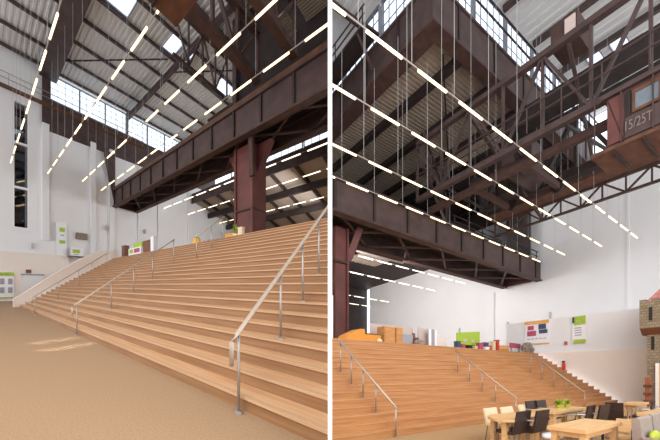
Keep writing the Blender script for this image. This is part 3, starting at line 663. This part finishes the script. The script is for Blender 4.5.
for i, (a, b0, lab) in enumerate([(20.5, 12.5, 'mesh guard panel on the crane left of the switch cabinet'), (20.5, 7.2, 'mesh guard panel on the crane right of the switch cabinet')]):
    root = thing(H, 'safety_mesh', (a, b0, 19.0), lab, 'guard panel')
    f_ = MB(H); f_.box(a,a+.06,b0,b0+.08,19,20.8); f_.box(a,a+.06,b0+2.0,b0+2.08,19,20.8); f_.box(a,a+.06,b0+.08,b0+2,19,19.08); f_.box(a,a+.06,b0+.08,b0+2,20.72,20.8); f_.build('frame', M['steel'], root)
    g_ = MB(H)
    for k in range(1, 8): g_.box(a+.01,a+.04,b0+.25*k,b0+.25*k+.04,19.08,20.72)
    for k in range(1, 7): g_.box(a+.015,a+.035,b0+.08,b0+2,19.0+.25*k,19.04+.25*k)
    g_.build('mesh', M['chrome'], root)
# hoist machinery in the middle of the bridge
root = thing(H, 'crane_trolley', (19.5, 15.6, 14.5), 'dark hoist trolley with drum and wheels in the middle of the crane bridge', 'trolley')
for b_ in (13.3, 17.9): MB(H).box(17.6, 22, b_, b_+.35, 14.6, 15.0).build('frame', M['rust'], root)
for a_ in (17.6, 21.7): MB(H).box(a_, a_+.3, 13.65, 17.9, 14.6, 15.0).build('frame', M['rust'], root)
MB(H).tube([(18,15.5,15.8),(21.6,15.5,15.8)], .75, 16).build('drum', M['steel'], root, smooth=True)
MB(H).box(18.4, 19.6, 13.4, 14.6, 15.0, 16.6).build('motor', M['steel'], root)
MB(H).box(20.2, 21.4, 16.6, 17.9, 15.0, 16.8).build('gearbox', M['steel_dark'], root)
for a in (17.8, 21.8):
    for b in (13.6, 17.8): MB(H).tube([(a-.12,b,14.9),(a+.12,b,14.9)], .5, 14).build('wheel', M['steel_dark'], root)
# cab
root = thing(H, 'crane_cab', (16.9, 5.2, 12.1), 'rusty crane driver cab with faded tonnage lettering hanging from the crane', 'crane cab')
MB(H).box(16.0, 17.9, 1.5, 8.1, 12.05, 12.2).build('floor_plate', M['rust_orange'], root)
for b in (2.8, 4.2, 5.6, 7.0): MB(H).box(16.02, 17.88, b-.05, b+.05, 11.95, 12.05).build('floor_rib', M['steel_dark'], root)
cb = MB(H).box(16.06, 17.8, 1.6, 7.3, 12.2, 14.5).build('cabin', M['rust'], root)
MB(H).box(15.9, 17.95, 1.5, 7.5, 14.5, 14.68).build('cab_roof', M['steel'], root)
MB(H).box(16.0, 16.06, 6.5, 7.28, 12.3, 14.4).build('side_panel', M['column'], root)
MB(H).box(16.01, 16.06, 6.2, 6.36, 12.9, 14.4).build('door_gap', M['black'], root)
for (b0, b1) in ((4.85, 6.1), (3.2, 4.5)):
    f_ = MB(H); f_.box(15.99,16.06,b0,b1,13.3,13.42); f_.box(15.99,16.06,b0,b1,14.15,14.3); f_.box(15.99,16.06,b0,b0+.12,13.42,14.15); f_.box(15.99,16.06,b1-.12,b1,13.42,14.15)
    wf = f_.build('window_frame', M['rust_orange'], root)
    MB(H).box(16.02, 16.06, b0+.12, b1-.12, 13.42, 14.15).build('pane', M['bluegrey'], wf)
MB(H).box(16.0, 16.06, 1.65, 6.45, 12.3, 13.2).build('lower_panel', M['steel'], root)
MB(H).bar((16.02,6.5,12.25),(16.02,7.25,14.4), .06).build('brace', M['steel_dark'], root)
for b in (7.9, 6.6, 5.2, 3.8): MB(H).bar((15.98,b,12.2),(15.98,b,14.55) if b < 7.5 else (15.98,b,14.9), .06).build('corner_bar', M['steel'], root)
def lettering(H, txt, fixed, u0, z0, size, name, m, parent, depth=.01):
    cu = bpy.data.curves.new('lettering', 'FONT'); cu.body = txt; cu.size = size; cu.extrude = depth
    ob = bpy.data.objects.new('lettering', cu); C.objects.link(ob)
    dg = bpy.context.evaluated_depsgraph_get(); me = bpy.data.meshes.new_from_object(ob.evaluated_get(dg))
    mb = MB(H); mb.v = [(fixed-v.co.z, u0-v.co.x*.72, z0+v.co.y) for v in me.vertices]; mb.f = [tuple(p.vertices) for p in me.polygons]
    bpy.data.objects.remove(ob); bpy.data.curves.remove(cu); bpy.data.meshes.remove(me)
    return mb.build(name, m, parent)
lettering(H, '15/25T', 15.985, 6.5, 12.6, .62, 'lettering', M['letter'], root)
# vertical light pipe at the left
o = MB(H).box(12.2, 12.5, 28.9, 29.2, 15.2, 22).build('steel_post', M['wire']); tag(o, 'pale vertical steel post hanging near the partition', 'post')
o = MB(H).bar((12.3,29,15.3),(21,29,15.3), .2).build('hanging_strut', M['steel']); tag(o, 'grey horizontal arm running right from the pale post', 'arm')
truss(H, 'roof_truss', (16.5, 22, 17.2), (26, 30, 17.2), 2.6, 5, 'grey lattice truss standing above the girder in the lower bay', 'truss', M['steel'], .22, .22, .16)
# posters on the block wall
def posters():
    P = [('header','orange',0,1,.86,1),('footer_line','orange',.0,.8,.0,.04)]
    P += [('picture','magenta',.62,.88,.62,.8),('picture','magenta',.52,.9,.36,.58),('picture','navy',.12,.42,.62,.84),('picture','navy',.06,.4,.44,.6)]
    for i in range(5): P.append(('lettering','grey',.1+.17*i,.22+.17*i,.22,.25))
    for i in range(6): P.append(('lettering','white',.3+.1*i,.37+.1*i,.91,.95))
    sign_board(RH, 'a', 19.24, 12.6, 14.5, 3.55, 5.08, 'white furniture poster with orange header above the stairs end', P, 'wall_poster')
    Q = [('header','green',0,.85,.68,1),('emblem','navy',.8,.98,.76,.98),('footer','green',0,.9,.0,.13)]
    for i in range(4): Q.append(('lettering','grey',.3,.8,.28+.09*i,.31+.09*i))
    for i in range(4): Q.append(('lettering','white',.15+.15*i,.25+.15*i,.8,.86))
    sign_board(RH, 'a', 19.24, 10.05, 10.95, 3.45, 5.05, 'narrow white sign with green header and round emblem', Q, 'wall_sign')
posters()
root = thing(H, 'fire_extinguisher', (19.05, 11.45, 1.75), 'red fire extinguisher mounted on the beige side wall', 'fire extinguisher')
MB(H).lathe((19.03,11.45,1.75), [(.1,0),(.12,.04),(.12,.46),(.05,.56)], 12).build('bottle', M['red'], root, smooth=True)
MB(H).box(18.98,19.08,11.38,11.52,2.3,2.4).build('valve', M['black'], root)
MB(H).box(19.1,19.16,11.4,11.5,1.9,2.2).build('bracket', M['black'], root)
o = MB(H).box(19.18,19.24,11.3,11.5,3.4,3.6).build('wall_button', M['magenta']); tag(o, 'small red alarm button on the white block wall', 'alarm button')
# things on the upper floor
root = thing(H, 'play_ramp', (6.9, 14.4, ZP), 'orange wooden play ramp beside the red column', 'play furniture')
MB(H).prism('b', [(6.75,ZP),(7.6,ZP),(7.6,3.5),(7.4,3.5),(6.85,3.2)], 14.2, 15).build('ramp', M['orange_play'], root)
MB(H).box(7.6, 8.35, 14.2, 15, ZP, 3.3).build('bench', M['orange_play'], root)
MB(H).box(7.6, 8.4, 14.15, 15.05, 3.3, 3.34).build('top', M['brown_box'], root)
o = MB(H).box(7.0, 7.05, 16, 20, ZP, 5.1).build('notice_board', M['white']); tag(o, 'pale display panel behind the orange play ramp', 'panel')
o = MB(H).blob((8.2,14.1,3.02), (.14,.14,.12)).build('ball', M['cream'], smooth=True); tag(o, 'cream ball lying on the top step', 'ball')
def cabinet(a0, a1, z1, label, m='wood_box'):
    root = thing(RH, 'cabinet', ((a0+a1)/2, 14.4, ZP), label, 'cabinet', 'wooden cabinets above the stairs')
    MB(RH).box(a0, a1, 14.2, 14.8, ZP, z1).build('body', M[m], root)
    d = MB(RH).box(a0+.03, a1-.03, 14.17, 14.2, ZP+.05, z1-.04).build('door', M[m], root)
    MB(RH).box(a1-.1, a1-.07, 14.15, 14.17, ZP+.3, ZP+.42).build('handle', M['chrome'], d)
cabinet(8.5, 9.05, 3.72, 'left wooden cabinet above the stairs beside the play ramp')
cabinet(9.1, 9.45, 3.72, 'right wooden cabinet above the stairs beside the grey board')
for i, (a0, a1, b, z1, m, lab) in enumerate([(8.6, 11.0, 15.6, 4.0, 'pinkish', 'rose partition panel behind the wooden cabinets'), (9.7, 10.3, 14.6, 3.5, 'grey', 'grey board beside the wooden cabinets'), (10.35, 10.5, 14.7, 3.6, 'brown_box', 'slim brown upright board beside the grey board'), (11.05, 12.2, 15.2, 3.98, 'pinkish', 'rose partition panel left of the white screens'), (11.35, 11.5, 14.7, 3.9, 'white', 'left white screen of the folding partition'), (11.52, 11.7, 14.7, 3.9, 'grey', 'grey screen of the folding partition'), (11.72, 11.85, 14.7, 3.9, 'white', 'right white screen of the folding partition'), (12.3, 13.2, 15.5, 3.65, 'plaster_warm', 'low beige panel left of the green board')]):
    root = thing(H, 'partition_panel', ((a0+a1)/2, b, ZP), lab, 'panel')
    MB(H).box(a0, a1, b, b+.06, ZP+.06, z1).build('panel', M[m], root)
    for a in (a0+.06, a1-.06): MB(H).box(a-.03, a+.03, b-.1, b+.16, ZP, ZP+.06).build('foot', M['grey'], root)
o = MB(H).blob((10.55,14.4,3.08), (.34,.3,.2), jit=.1).build('beanbag', M['rock'], smooth=True); tag(o, 'dark grey beanbag in front of the white screens', 'beanbag')
crate(H, 'toy_chest', 10.3, 10.7, 14.7, 15, ZP, 3.35, 'brown_box', 'brown toy chest behind the dark grey beanbag', 'chest')
root = thing(H, 'green_board', (14.4, 15, ZP), 'tilted lime green display board on the upper floor', 'board')
MB(H).prism('b', [(13.5,3.12),(15.3,3.12),(15.3,4.12),(13.5,3.92)], 14.95, 15.03).build('board', M['green'], root)
for a in (14.1, 14.7): MB(H).box(a-.12, a+.12, 14.92, 14.95, 3.45, 3.62).build('knob', M['pinkish'], root)
for a in (13.7, 15.1): MB(H).box(a-.04, a+.04, 14.9, 15.1, ZP, 3.15).build('foot', M['brown_box'], root)
bits = [('toy_box', 12.55, .22, .4, 'navy', 'dark blue toy box left of the green board'), ('toy_box', 12.9, .2, .26, 'magenta', 'pink toy box below the green board'), ('toy_box', 13.4, .3, .24, 'black', 'black toy box under the green board'), ('toy_box', 13.85, .2, .2, 'cream', 'cream toy box under the green board'), ('toy_box', 14.3, .3, .42, 'magenta', 'tall pink toy box right of the green board'), ('toy_box', 14.75, .3, .48, 'navy', 'tall dark blue toy box right of the green board'), ('toy_box', 15.05, .2, .3, 'red', 'red toy box beside the dark blue one'), ('toy_box', 14.6, .3, .2, 'white', 'low pale toy box in front of the tall toy boxes'), ('toy_box', 15.4, .2, .6, 'cream', 'tall cream toy box near the round basket'), ('toy_box', 15.75, .18, .7, 'red', 'narrow red toy box near the round basket')]
for i, (nm, a, w, h, m, lab) in enumerate(bits):
    a += .5
    crate(H, nm, a-w/2, a+w/2, 14.3 if i != 7 else 14.12, 14.6 if i != 7 else 14.28, ZP, ZP+h, m, lab, 'box')
o = MB(H).lathe((16.75,14.4,ZP), [(.3,0),(.42,.2),(.36,.42),(.3,.42)], 16).build('basket', M['wood_box'], smooth=True); tag(o, 'round wicker basket right of the toy boxes', 'basket')
root = thing(H, 'floor_sign', (18.1, 14.5, ZP), 'low pink sign lying along the stair head', 'sign')
MB(H).box(17.6, 18.7, 14.5, 14.56, ZP+.36, ZP+.68).build('board', M['magenta'], root)
for a in (17.75, 18.55): MB(H).box(a-.03, a+.03, 14.48, 14.58, ZP, ZP+.36).build('foot', M['grey'], root)
o = MB(H).blob((18.6,13.9,ZP+.3), (.5,.4,.42), jit=.15).build('boulder', M['rock']); tag(o, 'grey decorative boulder below the orange headed poster', 'boulder')
# play castle
root = thing(H, 'play_castle', (18.8, 4.2, 0), 'stone patterned play castle tower with slit windows and pink roof', 'play castle')
MB(H).box(17.5, 20.3, 2.0, 5.98, 0, 3.45).build('tower', M['stone'], root)
MB(H).prism('b', [(17.2,3.75),(20.6,3.75),(20.3,3.45),(17.5,3.45)], 1.8, 6.2).build('corbel', M['brown_box'], root)
MB(H).box(17.2, 20.6, 1.7, 6.22, 3.75, 5.0).build('parapet', M['stone'], root)
for i in range(8):
    b = 6.22-.3-.55*i; MB(H).box(17.2, 17.6, b, b+.3, 5.0, 5.1).build('merlon', M['stone'], root)
MB(H).add([(17.5,1.9,5.0),(20.4,1.9,5.0),(20.4,6.1,5.0),(17.5,6.1,5.0),(19,4,7.4)], [(0,1,4),(1,2,4),(2,3,4),(3,0,4),(3,2,1,0)]).build('roof', M['roof_pink'], root)
for z in (4.1, 2.75):
    w_ = MB(H).box(17.17 if z > 3.5 else 17.47, 17.25 if z > 3.5 else 17.55, 5.63, 5.77, z, z+.62).build('slit_window', M['black'], root)
MB(H).box(17.4, 17.55, 5.4, 5.56, 0, 2.1).build('door_frame', M['white'], root)
MB(H).box(17.42, 17.55, 4.3, 5.4, 0, 2.05).build('door', M['yellow'], root)
root = thing(H, 'timber_post', (16.6, 5.6, 0), 'reddish notched timber post in front of the castle door', 'post')
MB(H).box(16.5, 16.7, 5.5, 5.72, 0, 1.45).build('post', M['post'], root)
for z in (.3, .65, 1.0): MB(H).box(16.44, 16.76, 5.44, 5.78, z, z+.12).build('collar', M['rust_orange'], root)
# tables
def table(a0, a1, b0, b1, label, leg=.11, z=.75, th=.06):
    root = thing(RH, 'dining_table', ((a0+a1)/2, (b0+b1)/2, 0), label, 'table', 'beech dining tables')
    e = .03
    MB(RH).prism('z', [(a0+e,b0),(a1-e,b0),(a1,b0+e),(a1,b1-e),(a1-e,b1),(a0+e,b1),(a0,b1-e),(a0,b0+e)], z-th, z).build('tabletop', M['table'], root)
    i = .06
    for a, b in ((a0+i,b0+i),(a1-i-leg,b0+i),(a0+i,b1-i-leg),(a1-i-leg,b1-i-leg)):
        MB(RH).box(a, a+leg, b, b+leg, 0, z-th).build('leg', M['table'], root)
    ap = MB(RH)
    ap.box(a0+.1, a1-.1, b0+.08, b0+.11, z-th-.09, z-th); ap.box(a0+.1, a1-.1, b1-.11, b1-.08, z-th-.09, z-th)
    ap.box(a0+.08, a0+.11, b0+.11, b1-.11, z-th-.09, z-th); ap.box(a1-.11, a1-.08, b0+.11, b1-.11, z-th-.09, z-th)
    ap.build('apron', M['table'], root)
    return root
def round_table():
    root = thing(RH, 'dining_table', (5.9, 4.9, 0), 'beech table with a rounded front and thick legs below the middle handrail', 'table', 'beech dining tables')
    pts = [(5.6,5.2),(6.85,5.05),(6.6,4.6),(6.4,4.45),(6.0,4.3),(5.6,4.24),(5.3,4.27),(5.15,4.4),(5.15,4.6),(5.35,5.0)]
    MB(RH).prism('z', pts, .68, .73).build('tabletop', M['table'], root)
    for a, b in ((5.55,5.0),(6.5,4.9),(5.27,4.45),(6.2,4.55)): MB(RH).box(a, a+.11, b, b+.11, 0, .68).build('leg', M['table'], root)
round_table()
table(4.93, 6.25, 2.55, 3.3, 'large beech table in the front with nobody seated')
table(6.85, 8.35, 4.35, 5.05, 'beech table with the lime green plant')
table(7.8, 9.2, 2.35, 2.9, 'beech table behind the taupe armchairs')
table(10.3, 11.2, 3.75, 4.3, 'beech table farthest back near the castle')
pot_plant(H, 7.7, 4.75, .75, .24, .22, 'lime green leafy plant on the back beech table', 'plant', 'lime')
pot_plant(H, 8.0, 4.7, .75, .18, .2, 'smaller leafy plant right of the lime green one', 'plant', 'lime')
# chairs: local x = sideways, y = forward
def shell_chair(a, b, ang, label, m, group, arms=True, top=.88, metal='chrome', frame='legs'):
    root = thing(RH, 'dining_chair', (a, b, 0), label, 'chair', group)
    R_ = math.radians(ang); at = (a, b, 0)
    def put(mb, n, mm, par=root, sm=False): return mb.rot(at, R_).build(n, mm, par, smooth=sm)
    put(MB(RH).prism('a', [(-.22,.42),(.2,.44),(.25,.42),(.25,.47),(.2,.5),(-.2,.48)], -.23, .23), 'seat', M[m])
    put(MB(RH).prism('a', [(-.2,.46),(-.26,.66),(-.31,top),(-.35,top),(-.31,.66),(-.25,.44)], -.22, .22), 'backrest', M[m])
    for s in (-1, 1):
        put(MB(RH).tube([(s*.21,.22,.43),(s*.22,.24,0)], .014, 6), 'leg', M[metal])
        put(MB(RH).tube([(s*.21,-.2,.43),(s*.23,-.27,0)], .014, 6), 'leg', M[metal])
        if arms: put(MB(RH).tube([(s*.24,-.28,.68),(s*.27,-.1,.68),(s*.27,.16,.66),(s*.25,.2,.44)], .018, 6), 'armrest', M[metal])
    return root
G1 = 'brown leather dining chairs'
shell_chair(5.55, 4.55, 0, 'brown leather chair tucked under the rounded table, nearer the left', 'chair', G1)
shell_chair(5.95, 4.38, 0, 'brown leather chair second along from the rounded table', 'chair', G1)
shell_chair(7.55, 4.15, 5, 'dark chair in front of the plant table, left of the pair', 'chair', G1)
shell_chair(7.98, 4.0, -5, 'dark chair in front of the plant table, right of the pair', 'chair', G1)
shell_chair(9.0, 3.85, -75, 'brown armchair turned sideways in front of the stairs end', 'chair', G1)
shell_chair(7.75, 5.35, 180, 'dark chair behind the lime green plant', 'chair', G1)
shell_chair(8.15, 5.3, 180, 'dark chair behind the plant table at its right end', 'chair', G1)
shell_chair(9.75, 3.5, 10, 'black chair at the farthest table, left of two', 'chair', G1)
shell_chair(10.25, 3.3, 10, 'black chair at the farthest table, right of two', 'chair', G1)
G2 = 'cream shell chairs'
shell_chair(6.2, 5.4, 180, 'cream chair behind the rounded table on the left', 'cream', G2, arms=False, top=.8)
shell_chair(6.68, 5.3, 180, 'cream chair behind the rounded table on the right', 'cream', G2, arms=False, top=.8)
shell_chair(7.5, 5.4, 180, 'cream chair behind the plant table', 'cream', G2, arms=False, top=.8)
# cantilever armchair at the right end of the front table
def tube_chair(a, b, ang, label):
    root = thing(RH, 'tube_armchair', (a, b, 0), label, 'chair'); R_ = math.radians(ang); at = (a, b, 0)
    for s in (-1, 1):
        MB(RH).tube([(s*.27,-.22,.02),(s*.27,.2,.02),(s*.27,.27,.06),(s*.27,.25,.62),(s*.27,.18,.68),(s*.27,-.18,.68),(s*.27,-.26,.62),(s*.27,-.24,.44)], .024, 8).rot(at, R_).build('side_frame', M['black'], root, smooth=True)
    MB(RH).box(-.25,.25,-.22,.22,.42,.46).rot(at, R_).build('seat', M['table'], root)
    MB(RH).prism('a', [(-.24,.5),(-.29,.74),(-.32,.74),(-.27,.5)], -.25, .25).rot(at, R_).build('backrest', M['table'], root)
    MB(RH).tube([(-.27,-.22,.03),(.27,-.22,.03)], .024, 8).rot(at, R_).build('crossbar', M['black'], root)
tube_chair(6.42, 2.62, 90, 'black tubular armchair with wooden seat at the end of the front table')
def stool(a, b, label):
    root = thing(RH, 'stool', (a, b, 0), label, 'stool')
    MB(RH).lathe((a,b,.4), [(.2,0),(.21,.03),(.2,.07),(.05,.08)], 16).build('seat', M['white'], root, smooth=True)
    for k in range(3):
        t = 2.1*k; MB(RH).tube([(a+.12*math.cos(t),b+.12*math.sin(t),.4),(a+.18*math.cos(t),b+.18*math.sin(t),0)], .014, 6).build('leg', M['chrome'], root)
stool(5.75, 3.7, 'white round stool between the rounded table and the front table')
# upholstered armchairs at the right edge
def armchair(a, b, label, m='sofa'):
    root = thing(RH, 'armchair', (a, b, 0), label, 'armchair', 'taupe armchairs at the right edge')
    MB(RH).prism('a', [(b-.32,.12),(b+.3,.12),(b+.3,.42),(b-.32,.44)], a-.27, a+.27).build('seat', M[m], root)
    MB(RH).prism('a', [(b+.42,.12),(b+.305,.12),(b+.26,.5),(b+.3,.84),(b+.36,.87),(b+.44,.82)], a-.28, a+.28).build('backrest', M[m], root)
    for s_ in (-1, 1): MB(RH).prism('a', [(b-.32,.12),(b+.24,.12),(b+.24,.56),(b-.1,.54),(b-.32,.46)], a+s_*.275, a+s_*.325).build('armrest', M[m], root)
    for x, y in ((-.22,-.27),(.22,-.27),(-.22,.27),(.22,.27)): MB(RH).box(a+x-.03, a+x+.03, b+y-.03, b+y+.03, 0, .12).build('foot', M['black'], root)
armchair(6.3, 1.87, 'taupe armchair nearest the front table')
armchair(7.02, 1.9, 'taupe armchair at the right edge behind the first one')
o = MB(H).blob((6.34,2.04,.54), (.2,.08,.1)).build('cushion', M['lime'], smooth=True); tag(o, 'lime green cushion on the taupe armchair', 'cushion')
root = thing(H, 'pouf', (5.72, 2.2, 0), 'red round pouf at the bottom right edge', 'pouf')
MB(H).lathe((5.72,2.2,.05), [(.22,0),(.25,.05),(.25,.3),(.2,.36),(.05,.37)], 18).build('body', M['red'], root, smooth=True)
MB(H).lathe((5.72,2.2,0), [(.2,0),(.2,.05)], 18).build('base', M['black'], root)
